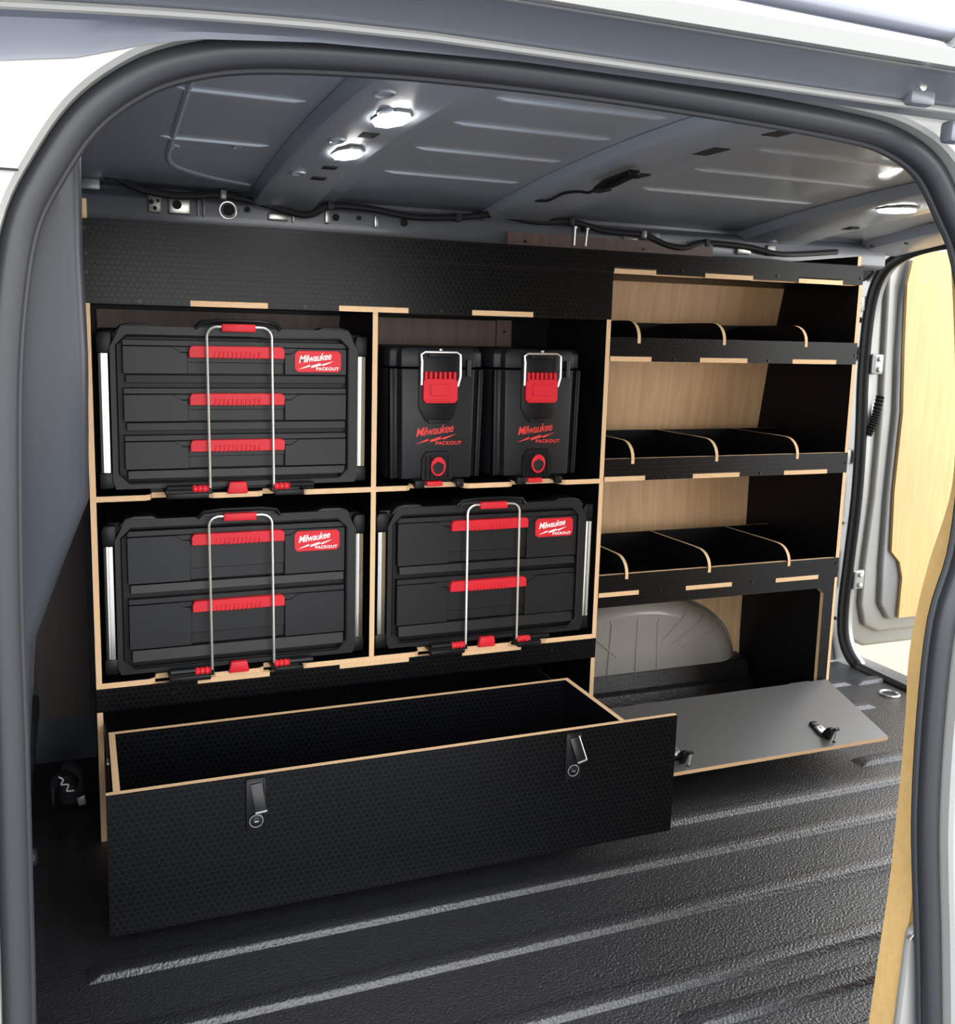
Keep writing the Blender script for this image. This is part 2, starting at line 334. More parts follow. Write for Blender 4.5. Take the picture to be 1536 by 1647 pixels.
# octagonal LED lamps and an elongated glowing panel on the bows
def led(x, y, lx, ly, label, d=0.0365):
    z = zr(y)-d; c = 0.3
    t = thing('led_lamp', label, 'lamp', (x, y, z), group='roof lamps')
    oc = [(-1, -1+c*2), (-1, 1-c*2), (-1+c*2, 1), (1-c*2, 1), (1, 1-c*2), (1, -1+c*2), (1-c*2, -1), (-1+c*2, -1)]
    MB().prism([(x+u*lx, y+v*ly) for u, v in oc], 'Z', z-0.004, z+0.002).build('lamp_body', 'silver', t, bevel=0.001)
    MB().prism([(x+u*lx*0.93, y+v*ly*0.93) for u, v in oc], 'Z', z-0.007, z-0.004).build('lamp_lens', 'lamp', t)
    MB().box(x-lx*0.45, x+lx*0.45, y+ly*0.45, y+ly*0.52, z-0.008, z-0.0065).build('lens_bar', 'silver_dark', t)
led(0.478, -0.565, 0.028, 0.062, 'lit octagonal roof lamp nearest the door on the front roof bow')
led(0.482, -0.262, 0.026, 0.060, 'lit octagonal roof lamp farther in on the front roof bow')
led(1.925, -0.20, 0.05, 0.045, 'bright elongated glowing panel on the bow towards the rear', 0.035)  # elongated bright shape drawn as an emissive panel

# wiring loom along the cant rail
pts = [(-0.05, 0.29, 1.455), (0.06, 0.285, 1.452), (0.13, 0.285, 1.425), (0.22, 0.285, 1.415), (0.32, 0.29, 1.425), (0.42, 0.29, 1.41), (0.52, 0.29, 1.392), (0.58, 0.29, 1.418), (0.68, 0.29, 1.418), (0.80, 0.29, 1.405), (0.92, 0.29, 1.412), (1.02, 0.29, 1.425), (1.15, 0.29, 1.415), (1.25, 0.29, 1.422), (1.36, 0.29, 1.412), (1.48, 0.29, 1.408), (1.56, 0.29, 1.385), (1.62, 0.29, 1.380), (1.70, 0.30, 1.398), (1.85, 0.30, 1.395), (1.98, 0.30, 1.38), (2.2, 0.32, 1.40)]
pts = [(x, y-0.004, z+(0.026 if x < 1.3 else 0.018)) for x, y, z in pts]
lm = thing('wiring_loom', 'black wrapped wiring loom wavering along the top of the wall', 'cable', (0, 0.29, 1.4))
MB().tube(bez(pts, 5), 0.0085, 8).build('loom', 'cable', lm, smooth=True)
for i in (1, 4, 7, 10, 13, 15, 18):
    p = pts[i]; MB().box(p[0]-0.008, p[0]+0.008, p[1]-0.011, p[1]+0.011, p[2]-0.011, p[2]+0.011).build('cable_clip', 'silver_dark' if i in (4, 15) else 'cable', lm, bevel=0.003)
for i, x in enumerate((1.265, 1.300)):
    b = MB().tube([(x, 0.288, 1.385), (x+0.003*i, 0.286, 1.432)], 0.003, 8); b.tube([(x+0.003*i, 0.286, 1.430), (x+0.003*i, 0.286, 1.436)], 0.006, 8)
    tag(b.build('wall_bolt', 'zinc'), ['slim silver bolt standing above the rear wall batten, left of two', 'silver bolt with round head above the rear wall batten, right of two'][i], 'bolt', 'bolts above the batten')

# front bulkhead and pillar
bk = MB(); bk.grid([[(-0.15, y, z) for y in (-1.18, -0.6, 0.0, 0.475)] for z in (-0.02, 0.4, 0.9, 1.53)])
bh = bk.build('wall_front', 'paint_dark'); tag(bh, 'dark steel bulkhead at the front of the load space', 'bulkhead', kind='structure')
so = bh.modifiers.new('s', 'SOLIDIFY'); so.thickness = 0.01
for z in (0.2, 0.45, 0.7): MB().box(-0.150, -0.128, -0.95, 0.30, z, z+0.05).build('bulkhead_swage', 'paint_dark', bh, bevel=0.008)
for y, z in ((-0.9, 0.52), (-0.75, 0.5), (-0.6, 0.33), (-0.45, 0.3), (-0.3, 0.15)):
    MB().tube([(-0.150, y, z), (-0.118, y, z), (-0.114, y, z)], [0.016, 0.016, 0.008], 8).build('bulkhead_bolt', 'paint_dark', bh, smooth=True)
pl = MB().prism([(-0.15, 1.46), (0.000, 1.46), (-0.004, 1.35), (-0.006, 1.22), (-0.004, 1.12), (-0.008, 0.97), (-0.036, 0.90), (-0.066, 0.82), (-0.085, 0.60), (-0.085, 0.0), (-0.15, 0.0)], 'Y', -1.13, -1.0)
po = pl.build('pillar_front', 'paint_dark', None, bevel=0.022, seg=4); tag(po, 'glossy dark grey door pillar beside the left end of the racking', 'pillar', kind='structure')
bp = MB().box(-0.14, -0.012, 0.445, 0.46, 0.13, 0.98).build('wall_lining', 'brown_panel'); tag(bp, 'dark brown lining board on the wall left of the racking', 'panel')

# strap on the floor in the corner
st = thing('ratchet_strap', 'folded black strap with white markings on the floor in the front corner', 'strap', (-0.06, 0.30, 0))
sp_ = [(a, 0.014+0.0042*a) for a in [i*0.35 for i in range(30)]]
w_ = MB().grid([[(-0.065+r*math.cos(a)*0.8, 0.235+r*math.sin(a), z) for z in (0.003, 0.026, 0.050)] for a, r in sp_]).build('webbing_coil', 'webbing', st, smooth=True)
w_.modifiers.new('s', 'SOLIDIFY').thickness = 0.003
tl = bez([(-0.075, 0.19, 0.028), (-0.055, 0.175, 0.035), (-0.04, 0.19, 0.06), (-0.06, 0.225, 0.075), (-0.085, 0.25, 0.07)], 5)
MB().grid([[(p.x, p.y-0.002, p.z), (p.x+0.004, p.y+0.03, p.z+0.012)] for p in tl]).build('webbing_tail', 'webbing', st, smooth=True).modifiers.new('s', 'SOLIDIFY').thickness = 0.003
MB().prism([(-0.050, 0.030), (-0.032, 0.036), (-0.030, 0.012), (-0.046, 0.010)], 'Y', 0.168, 0.174).build('buckle', 'silver', st, bevel=0.002)
MB().tube(bez([(-0.088, 0.18, 0.085), (-0.078, 0.176, 0.078), (-0.083, 0.174, 0.068), (-0.067, 0.172, 0.066), (-0.071, 0.17, 0.052), (-0.055, 0.168, 0.052)], 4), 0.002, 6).build('marking', 'white_print', st)

# ---------------------------------------------------------------- near side: door opening
OP = [(-0.108, -0.05), (-0.098, 0.25), (-0.091, 0.465), (-0.088, 0.629), (-0.086, 0.755), (-0.085, 0.876), (-0.082, 0.993), (-0.077, 1.105), (-0.068, 1.187), (-0.056, 1.241), (-0.034, 1.285), (-0.005, 1.329), (0.032, 1.362), (0.075, 1.385), (0.142, 1.402), (0.260, 1.412), (0.391, 1.416), (0.536, 1.416), (0.697, 1.412), (0.832, 1.406), (0.909, 1.397), (0.972, 1.371), (1.014, 1.325), (1.058, 1.258), (1.100, 1.114), (1.108, 0.967), (1.103, 0.864), (1.080, 0.775), (1.078, 0.641), (1.086, 0.500), (1.099, 0.401), (1.116, 0.298), (1.139, 0.142), (1.165, -0.05)]
op = [Vector((p[0], p[1])) for p in bez([(x, z, 0) for x, z in OP], 4)]
def offs(path, d):
    o = []
    for i, p in enumerate(path):
        t = (path[min(i+1, len(path)-1)]-path[max(i-1, 0)]).normalized(); o.append(p+Vector((-t.y, t.x))*d)
    return o
wn = thing('wall_near', 'silver body side framing the open sliding door', 'wall', (0, -1.25, 0), kind='structure')
def lip(d):    # outline d outside the opening
    return offs(op, d)
jb = MB(); rows = []
for d, y in ((0.001, -1.192), (0.002, -1.20), (0.011, -1.205), (0.0115, -1.247), (0.016, -1.2515), (0.07, -1.2525), (0.20, -1.256), (0.42, -1.262)):
    rows.append([(p.x, y, min(p.y, 1.440 if d > 0.014 else 9)) for p in lip(d)])
jb.grid(rows); jb.build('door_jamb', 'silver', wn, smooth=True)
sl = MB().tube([(p.x, -1.222, p.y) for p in op], 0.0145, 12); sl.tube([(p.x, -1.210, p.y) for p in offs(op, -0.0125)], 0.005, 8)
so_ = sl.build('door_seal', 'rubber', wn, smooth=True); so_['label'] = 'rubber weather seal around the door opening'
# header over the door: soffit, gutter and roof edge, one long pressing
hx = [-0.75, -0.4, -0.2, 0.0, 0.1, 0.2, 0.35, 0.6, 1.0, 1.6, 2.3, 2.6]
def hz(x): return -0.020*max(0, (0.30-x)/0.35)**1.5 if x < 0.30 else 0.0
def zl(x):      # lower edge of the header fillet on the jamb
    K = [(-9, 1.363), (-0.064, 1.363), (-0.008, 1.372), (0.056, 1.392), (0.097, 1.400), (0.20, 1.410), (0.40, 1.4175), (9, 1.4175)]
    for (a, za), (c, zc) in zip(K[:-1], K[1:]):
        if x <= c: return za+(zc-za)*(x-a)/(c-a)
hx = [-0.75, -0.4, -0.2, -0.064, -0.036, -0.008, 0.024, 0.056, 0.097, 0.15, 0.2, 0.3, 0.4, 0.6, 1.0, 1.6, 2.3, 2.6]
hp = [(-1.274, 1.4185), (-1.276, 1.426), (-1.281, 1.4285), (-1.300, 1.4385), (-1.325, 1.446), (-1.332, 1.4475), (-1.336, 1.446), (-1.340, 1.447), (-1.352, 1.442), (-1.360, 1.444), (-1.364, 1.453), (-1.355, 1.459), (-1.30, 1.482), (-1.24, 1.5065)]
hb = MB(); hr = [[(x, -1.2535, zl(x)) for x in hx], [(x, -1.256, zl(x)+0.55*(1.4185+hz(x)-zl(x))) for x in hx], [(x, -1.264, zl(x)+0.92*(1.4185+hz(x)-zl(x))) for x in hx]]
hb.grid(hr+[[(x, y, z+hz(x)) for x in hx] for y, z in hp]); hb.build('door_header', 'shade_and_rail_grey', wn, smooth=True)  # soffit shade put into the colour, darker than the silver jamb
MB().tube([(x, -1.2755, 1.4225+hz(x)) for x in hx], 0.0042, 8).build('header_glint_bead', 'silver', wn, smooth=True)  # silver bead on the darker header paints in the ridge highlight
MB().tube([(x, -1.333, 1.4475+hz(x)) for x in hx], 0.0022, 6).build('header_glint_bead', 'silver', wn, smooth=True)  # thin silver bead paints in the second bright line
gp = [(-1.341, 1.4468), (-1.353, 1.4415), (-1.366, 1.4405), (-1.3715, 1.4555), (-1.360, 1.4605)]
MB().grid([[(x, y, z+hz(x)) for x in hx] for y, z in gp]).build('gutter_edge', 'silver', wn, smooth=True)
rr = thing('roof_rail', 'dark roof rail above the open side door', 'roof rail', (0.9, -1.30, 1.49))
MB().tube([(0.2, -1.30, 1.507), (0.6, -1.30, 1.503), (0.95, -1.30, 1.497), (1.7, -1.30, 1.49)], 0.0105, 10).build('rail_bar', 'shade_and_rail_grey', rr, smooth=True)
for x in (0.90, 1.55): MB().prism([(x, 1.478), (x+0.012, 1.507), (x+0.09, 1.505), (x+0.10, 1.478)], 'Y', -1.318, -1.285).build('rail_foot', 'silver', rr, bevel=0.004)
# track bracket in the header corner
tb = thing('door_track_bracket', 'small dark roller bracket at the rear end of the door header', 'bracket', (0.85, -1.28, 1.43))
MB().box(0.868, 0.905, -1.292, -1.275, 1.420, 1.444).build('bracket_body', 'shade_and_rail_grey', tb, bevel=0.005)
ring(0.876, -1.300, 1.437, 0.005, 0.012).build('roller', 'zinc', tb, bevel=0.001)
MB().box(0.935, 0.960, -1.29, -1.27, 1.385, 1.41).build('stop_block', 'shade_and_rail_grey', tb, bevel=0.005)
# panel seam on the front jamb, sill below the opening
MB().box(-0.30, -0.055, -1.2572, -1.2560, 1.2755, 1.2775).build('panel_seam', 'hole', wn)
MB().box(-0.5, 2.5, -1.36, -1.20, -0.12, 0.0).build('door_sill', 'silver_dark', wn, bevel=0.01)
MB().prism([(1.108, 0.285), (1.20, 0.335), (1.20, 0.0), (1.098, 0.0)], 'Y', -1.197, -1.1815).build('sill_corner', 'silver', wn, bevel=0.006)
MB().prism([(1.104, 0.275), (1.125, 0.300), (1.15, 0.300), (1.15, 0.275)], 'Y', -1.1985, -1.19).build('corner_clip', 'zinc', wn, bevel=0.001)
# body side behind the opening (closed slider zone)
MB().grid([[(x, y, z) for x in (1.62, 2.0, 2.56)] for y, z in ((-1.33, -0.2), (-1.38, 0.4), (-1.37, 0.9), (-1.32, 1.45))]).build('body_side', 'silver', wn, smooth=True)
# plywood lining of the near wall, its cut edge faces the opening
PJ = [(1.070, 1.45), (1.084, 1.380), (1.115, 1.282), (1.150, 1.10), (1.165, 0.95), (1.136, 0.838), (1.121, 0.764), (1.114, 0.688), (1.119, 0.601), (1.121, 0.501), (1.121, 0.451), (1.120, 0.329), (1.115, 0.246), (1.106, 0.091), (1.10, 0.0)]
pj_ = [(p.x, p.y) for p in bez([(x, z, 0) for x, z in PJ], 5)]
nl = MB().prism(pj_+[(2.50, 0.0), (2.50, 1.45)], 'Y', -1.180, -1.135, 0, 1).build('near_lining', ['birch_yellow', 'birch_yellow']); tag(nl, 'plywood lining with curved cut edge at the right of the door opening', 'panel')

# ---------------------------------------------------------------- rear end: pillar, seal, sill, open rear door
RS = [(-0.30, 1.452), (0.05, 1.450), (0.245, 1.441), (0.370, 1.412), (0.440, 1.360), (0.474, 1.247), (0.478, 1.034), (0.463, 0.820), (0.457, 0.601), (0.467, 0.375), (0.474, 0.190), (0.456, 0.081), (0.395, 0.018), (0.30, 0.006), (-0.5, 0.004)]
rs = [Vector((p.x, p.y)) for p in bez([(y, z, 0) for y, z in RS], 4)]
wr = thing('wall_rear', 'silver rear pillar around the open rear doorway', 'wall', (2.52, 0.45, 0), kind='structure')
b = MB(); ro = []
for d, x in ((0.0, 2.545), (0.004, 2.515), (0.02, 2.50), (0.035, 2.502), (0.06, 2.496), (0.13, 2.49), (0.22, 2.47), (0.40, 2.44)):
    ro.append([(x, p.x, p.y) for p in offs(rs, d)])
b.grid(ro); b.build('rear_pillar', 'silver', wr, smooth=True)
MB().tube([(2.510, p.x, p.y) for p in offs(rs, 0.003)], 0.016, 10).build('rear_seal', 'rubber_black', wr, smooth=True)
MB().tube([(2.496, p.x, p.y) for p in offs(rs, 0.018)], 0.004, 6).build('seal_lip', 'rubber_black', wr, smooth=True)
for y, z, r in ((0.505, 1.27, 0.0), (0.512, 1.215, 0.010), (0.508, 0.74, 0.0), (0.512, 0.50, 0.005), (0.508, 0.15, 0.007), (0.525, 1.10, 0.0)):
    if r: MB().tube([(2.489, y, z), (2.497, y, z)], r, 10).build('pillar_hole', 'hole', wr)
    else:
        MB().box(2.488, 2.496, y-0.018, y+0.018, z-0.025, z+0.025).build('pillar_boss', 'silver', wr, bevel=0.005)
        MB().tube([(2.486, y, z), (2.490, y, z)], 0.005, 8).build('pillar_hole', 'hole', wr)
for z0, z1 in ((0.52, 0.66), (0.26, 0.40)): MB().box(2.487, 2.494, 0.515, 0.535, z0, z1).build('pillar_slot', 'silver_dark', wr, bevel=0.008)
MB().prism([(0.46, 1.375), (0.49, 1.402), (0.545, 1.405), (0.555, 1.385), (0.50, 1.345)], 'X', 2.484, 2.492).build('pillar_opening', 'rubber_black', wr)
MB().prism([(0.48, 0.0), (0.56, 0.0), (0.56, 0.14), (0.53, 0.12)], 'X', 2.46, 2.497).build('pillar_foot', 'silver_dark', wr, bevel=0.01)
MB().box(2.26, 2.56, 0.80, 0.812, -0.2, 1.60).box(2.26, 2.56, 0.30, 0.80, 1.50, 1.512).build('body_corner', 'silver_dark', wr)
MB().box(2.50, 2.62, -1.2, 0.55, -0.08, 0.002).build('rear_sill', 'liner', wr, bevel=0.004)
for y in (0.30, 0.16, 0.0): MB().tube([(2.30+0.02*k, y-0.02*math.cos(k), 1.4385) for k in range(2)], 0.003, 6).build('header_hole', 'hole', wr)

dr = thing('door_1', 'open rear door of silver steel lined with plywood', 'door', (2.56, 0.50, 0.02), kind='structure')
dout = [(2.535, 1.42), (2.56, 1.47), (2.62, 1.50), (3.34, 1.50), (3.34, 0.03), (2.64, 0.03), (2.575, 0.06), (2.535, 0.14), (2.53, 0.30), (2.545, 0.60), (2.55, 0.90), (2.54, 1.2)]
MB().prism(dout, 'Y', 0.50, 0.58).build('door_shell', 'silver', dr, bevel=0.015, seg=3)
din = [(2.575, 1.40), (2.60, 1.45), (3.30, 1.45), (3.30, 0.09), (2.68, 0.09), (2.61, 0.12), (2.585, 0.20), (2.585, 0.35), (2.60, 0.60), (2.60, 0.90), (2.585, 1.2)]
MB().prism(din, 'Y', 0.478, 0.51).build('door_inner', 'silver', dr, bevel=0.012, seg=3)
din2 = [(2.625, 1.30), (2.65, 1.43), (3.28, 1.43), (3.28, 0.14), (2.70, 0.14), (2.655, 0.2), (2.645, 0.35), (2.64, 0.6), (2.645, 0.9), (2.63, 1.1)]
MB().prism(din2, 'Y', 0.455, 0.49).build('door_inner_rise', 'silver_dark', dr, bevel=0.012, seg=3)
MB().prism([(2.625, 1.34), (2.64, 1.42), (2.665, 1.455), (3.27, 1.455), (3.27, 0.15), (2.73, 0.15), (2.73, 0.30), (2.71, 0.36), (2.668, 0.40), (2.655, 0.62), (2.66, 0.90), (2.64, 1.12)], 'Y', 0.440, 0.452, 0, 0).build('door_lining', ['birch_yellow'], dr)
for x, z in ((2.72, 1.0), (2.75, 0.2), (2.70, 1.35)): ring(x, 0.4385, z, 0.003, 0.002).build('screw', 'zinc', dr)
for z in (1.065, 0.30):
    hg = MB().box(2.525, 2.575, 0.462, 0.480, z-0.035, z+0.035).build('hinge', 'silver', dr, bevel=0.006)
    for dz in (-0.018, 0.018): ring(2.553, 0.452, z+dz, 0.009, 0.012, 'Y', 6).build('hinge_bolt', 'zinc', hg, bevel=0.0015)
    MB().tube([(2.528, 0.46, z-0.03), (2.528, 0.46, z+0.03)], 0.007, 8).build('hinge_pin', 'silver_dark', hg, smooth=True)
bo = [(2.575, 0.465, 0.955), (2.555, 0.455, 0.90), (2.540, 0.45, 0.86), (2.525, 0.455, 0.82)]
cg = MB(); bp_ = bez(bo, 14); cg.tube(bp_, [0.015 if i % 3 else 0.0105 for i in range(len(bp_))], 10)
tag(cg.build('wiring_boot', 'rubber_black', None, smooth=False), 'black corrugated wiring boot between rear pillar and door', 'cable boot')

# ================================================================== RACKING
TABS = [(0.211, 0.374), (0.533, 0.696), (0.854, 1.013)]; RT = [(1.2315, 1.352), (1.50, 1.65), (1.80, 1.95)]
def edge_notch(x0, x1, z0, z1, notches, where):
    """rectangle in XZ with notches (a,b,depth) cut from its bottom or top edge"""
    p = []
    if where == 'b':
        p.append((x0, z0)) if not any(a <= x0+1e-4 for a, _, _ in notches) else None
        for a, c, d in notches: p += [(a, z0), (a, z0+d), (c, z0+d), (c, z0)] if a > x0+1e-4 else [(x0, z0+d), (c, z0+d), (c, z0)]
        p += [(x1, z0), (x1, z1), (x0, z1)]
    else:
        p += [(x0, z0), (x1, z0), (x1, z1)]
        for a, c, d in notches[::-1]: p += [(c, z1), (c, z1-d), (a, z1-d), (a, z1)]
        p += [(x0, z1)]
    return p
TK = thing('toolbox_racking', 'black plywood racking unit with four bays holding the toolboxes', 'racking', (0.6, 0.0, 0.0))
side = [(0, 0), (0, 0.3015), (0.0125, 0.3015), (0.0125, 0.355), (0, 0.355), (0, 1.183), (0.0125, 1.183), (0.0125, 1.392), (0.295, 1.392), (0.31, 1.30), (0.36, 1.05), (0.42, 0.7), (0.42, 0)]
sideR = [(0, 0), (0, 0.3015), (0.0125, 0.3015), (0.0125, 0.355), (0, 0.355), (0, 1.183), (0.0125, 1.183), (0.0125, 1.352), (0.295, 1.352), (0.31, 1.30), (0.36, 1.05), (0.42, 0.7), (0.42, 0.36), (0.29, 0.30), (0.29, 0)]
panel('side_panel', TK, 'X', 0.0, 0.012, side, 'ply_smooth'); panel('side_panel', TK, 'X', 1.2174, 1.2294, sideR, 'ply_smooth')
panel('divider_panel', TK, 'X', 0.612, 0.624, [(0.0005, 0.367), (0.0005, 1.183), (0.30, 1.183), (0.34, 1.05), (0.37, 0.7), (0.37, 0.367)], 'ply_smooth')
def shelf_poly(x0, x1, fronts, y1, tabs=(), yf=0.0, yr=0.032):
    """shelf outline: front line with set-back stretches between the given front runs"""
    p = []; c = 0.008
    for i, (a, b_) in enumerate(fronts):
        if abs(a-x0) > 1e-4: p += [(a-c, yr), (a-c*0.4, yf+0.008), (a+c, yf)]
        else: p.append((a, yf))
        ts = [t for t in tabs if a <= t[0] and t[1] <= b_]
        for t in ts: p += [(t[0], yf), (t[0], -0.0012), (t[1], -0.0012), (t[1], yf)]
        if abs(b_-x1) > 1e-4: p += [(b_-c, yf), (b_+c*0.4, yf+0.008), (b_+c, yr)]
        else: p.append((b_, yf))
    return p+[(x1, y1), (x0, y1)]
panel('shelf', TK, 'Z', 0.768, 0.780, shelf_poly(0.012, 0.612, [(0.012, 0.118), (0.246, 0.358), (0.452, 0.612)], 0.37), 'ply_smooth')
panel('shelf', TK, 'Z', 0.768, 0.780, shelf_poly(0.624, 1.2174, [(0.624, 0.706), (0.850, 0.972), (1.112, 1.2174)], 0.37), 'ply_smooth')
panel('shelf', TK, 'Z', 0.355, 0.367, shelf_poly(0.012, 1.2174, [(0.012, 0.118), (0.246, 0.358), (0.452, 0.735), (0.862, 0.985), (1.075, 1.2174)], 0.40, (), 0.0005), 'ply_smooth')
tp = []
for a, b_ in TABS: tp += [(a, 0.0125), (a, -0.0012), (b_, -0.0012), (b_, 0.0125)]
panel('top_shelf', TK, 'Z', 1.183, 1.195, [(0.012, 0.0125)]+tp+[(1.2174, 0.0125), (1.2174, 0.30), (0.012, 0.30)], 'ply_smooth')
panel('fascia_board', TK, 'Y', -0.0005, 0.0117, edge_notch(0.0, 1.2294, 1.183, 1.2995, [(a, b_, 0.0125) for a, b_ in TABS], 'b'))
panel('plinth_board', TK, 'Y', 0.0, 0.012, edge_notch(0.0, 1.2294, 0.3015, 0.355, [(a-0.001, b_+0.001, 0.0105) for a, b_ in ((0.213, 0.374), (0.540, 0.712), (0.852, 1.012))], 't'))
for a, b_ in ((0.213, 0.374), (0.540, 0.712), (0.852, 1.012)):
    panel('joint_tab', TK, 'Z', 0.345, 0.357, rect(a, b_, -0.0012, 0.0118), 'ply_edge', 'ply_edge')
panel('back_panel', TK, 'Y', 0.372, 0.378, rect(0.012, 1.2174, 0.367, 0.768), 'ply_smooth')
panel('back_panel', TK, 'Y', 0.340, 0.346, rect(0.012, 1.2174, 0.98, 1.183), 'ply_smooth')
panel('back_panel', TK, 'Y', 0.372, 0.378, rect(0.012, 1.2174, 0.78, 0.98), 'ply_smooth')
panel('back_panel', TK, 'Y', 0.282, 0.288, rect(0.012, 1.2174, 0.0, 0.354), 'ply_smooth')  # black sheet added to keep the drawer cavity dark
panel('back_batten', TK, 'Y', 0.322, 0.3395, rect(0.03, 1.052, 1.104, 1.174), 'cleat', 'cleat')
panel('upright_batten', TK, 'Y', 0.322, 0.3395, rect(1.056, 1.10, 1.100, 1.176), 'cleat', 'cleat')
for x, y, z in ((0.007, -0.003, 1.245), (0.007, -0.003, 1.318-0.035), (0.108, -0.003, 1.190), (0.455, -0.003, 1.190), (0.775, -0.003, 1.190), (1.10, -0.003, 1.19), (0.16, -0.0025, 0.33), (0.78, -0.0025, 0.33), (1.10, -0.0025, 0.335), (1.078, 0.320, 1.145)):
    ring(x, y, z, 0.0042, 0.003, 'Y', 8).build('screw', 'black_metal', TK)

ub = thing('upper_board', 'long narrow black board along the top of both racking units', 'board', (1.0, 0.006, 1.30))
panel('board', ub, 'Y', 0.0, 0.012, edge_notch(0.0, 2.0215, 1.300, 1.352, [(a, b_, 0.0125) for a, b_ in RT], 'b'))
for x, z in ((0.006, 1.333), (1.43, 1.312), (1.73, 1.312), (2.014, 1.318)): ring(x, -0.0025, z, 0.0042, 0.003, 'Y', 8).build('screw', 'black_metal', ub)
for nm, x0, x1, z0, z1, lb in (('wall_batten', 0.10, 1.06, 1.325, 1.3785, 'long brown plywood batten on the wall just above the upper board'), ('wall_batten', 1.066, 1.72, 1.355, 1.4105, 'raised brown plywood batten with screws on the wall right of centre')):
    t = thing(nm, lb, 'batten', (x0, 0.29, z0), group='wall battens')
    panel('batten', t, 'Y', 0.288, 0.302, rect(x0, x1, z0, z1), 'cleat', 'ply_edge_dark')
    if x0 > 1:
        for sx_ in (x0+0.05, x0+0.42): ring(sx_, 0.285, z0+0.032, 0.004, 0.003, 'Y', 8).build('screw', 'black_metal', t)

BK = thing('shelf_racking', 'black plywood shelving unit with three tiers of divided bins', 'shelving', (1.6, 0.0, 0.0))
endp = [(0, 0.145), (0, 0.466), (0.0125, 0.466), (0.0125, 0.520), (0, 0.5225), (0, 0.772), (0.0125, 0.772), (0.0125, 0.83), (0, 0.83), (0, 1.08), (0.0125, 1.08), (0.0125, 1.14), (0, 1.14), (0, 1.299), (0.0125, 1.299), (0.0125, 1.378), (0.29, 1.378), (0.325, 1.302), (0.375, 1.056), (0.428, 0.70), (0.416, 0.284), (0.405, 0.0), (0.0125, 0.0), (0.0125, 0.145)]
panel('end_panel', BK, 'X', 2.0095, 2.0215, endp, 'ply_smooth')
bprof = [(0.418, 0.44), (0.421, 0.70), (0.367, 1.056), (0.313, 1.31)]
for (y0, z0), (y1, z1) in zip(bprof[:-1], bprof[1:]):
    MB().prism([(y0, z0), (y1, z1), (y1+0.008, z1), (y0+0.008, z0)], 'X', 1.2294, 2.0095, 1, 0).build('back_panel', ['birch_v', 'ply_edge'], BK)
MB().prism([(1.2294, 0.44), (1.2294, 0.33)]+ell(1.575, 0.09, 0.415, 0.255, 150, 0, 20)+[(1.99, 0.0), (2.0095, 0.0), (2.0095, 0.44)], 'Y', 0.412, 0.42, 0, 1).build('lower_back_panel', ['birch', 'ply_edge'], BK)
for i, (z, yb) in enumerate(((0.464, 0.415), (0.772, 0.408), (1.080, 0.361), (1.297, 0.316))):
    tp = []
    for a, b_ in RT: tp += [(a, 0.0125), (a, -0.0012), (b_, -0.0012), (b_, 0.0125)]
    panel('top_shelf' if i == 3 else 'shelf', BK, 'Z', z, z+0.012, [(1.2294, 0.0125)]+tp+[(2.0095, 0.0125), (2.0095, yb), (1.2294, yb)], 'ply_smooth')
DV = (1.313, 1.573, 1.842)
for z0, z1 in ((0.772, 0.830), (1.080, 1.140)):
    nb = [(a, b_, 0.0125) for a, b_ in RT]
    top = []
    for x in DV[::-1]: top += [(x+0.0047, z1), (x+0.0047, z1-0.014), (x-0.0047, z1-0.014), (x-0.0047, z1)]
    pb = edge_notch(1.2294, 2.0215, z0, z1, nb, 'b')
    panel('bin_lip', BK, 'Y', 0.0, 0.012, pb[:-1]+top+[pb[-1]])
fr = [(1.2294, 0.435), (1.955, 0.435), (1.975, 0.418), (1.977, 0.14), (2.012, 0.14), (2.012, 0.464), (2.0215, 0.464), (2.0215, 0.5225)]
for x in DV[::-1]: fr += [(x+0.0047, 0.5225), (x+0.0047, 0.5085), (x-0.0047, 0.5085), (x-0.0047, 0.5225)]
panel('face_frame', BK, 'Y', 0.0, 0.012, fr+[(1.2294, 0.5225)])
panel('toe_board', BK, 'Y', 0.001, 0.012, rect(1.2294, 2.0095, 0.0, 0.145))
for zs, zt, yb in ((0.476, 0.5225, 0.305), (0.784, 0.830, 0.300), (1.092, 1.140, 0.275)):
    pr = [(0.0125, zs), (0.0125, zt-0.014), (-0.0008, zt-0.014), (-0.0008, zt)]+[(0.0+0.07*(1-math.cos(R(a)))*0.75, zt+0.043*math.sin(R(a))) for a in (15, 30, 45, 60, 75, 90)]+[(0.10, zt+0.043), (yb, zt+0.040), (yb, zs)]
    panel('bin_back', BK, 'Y', yb+0.0005, yb+0.0065, rect(1.2294, 2.0095, zs, zt+0.040), 'ply_smooth')
    for x in DV: panel('bin_divider', BK, 'X', x-0.0045, x+0.0045, pr, 'ply_smooth')
for x, z in ((2.0165, 1.105), (2.0165, 0.80), (2.015, 0.505), (1.42, 1.087), (1.72, 1.087), (1.42, 0.779), (1.72, 0.779), (1.42, 0.472), (1.72, 0.472)):
    ring(x, -0.0025, z, 0.004, 0.003, 'Y', 8).build('screw', 'black_metal', BK)

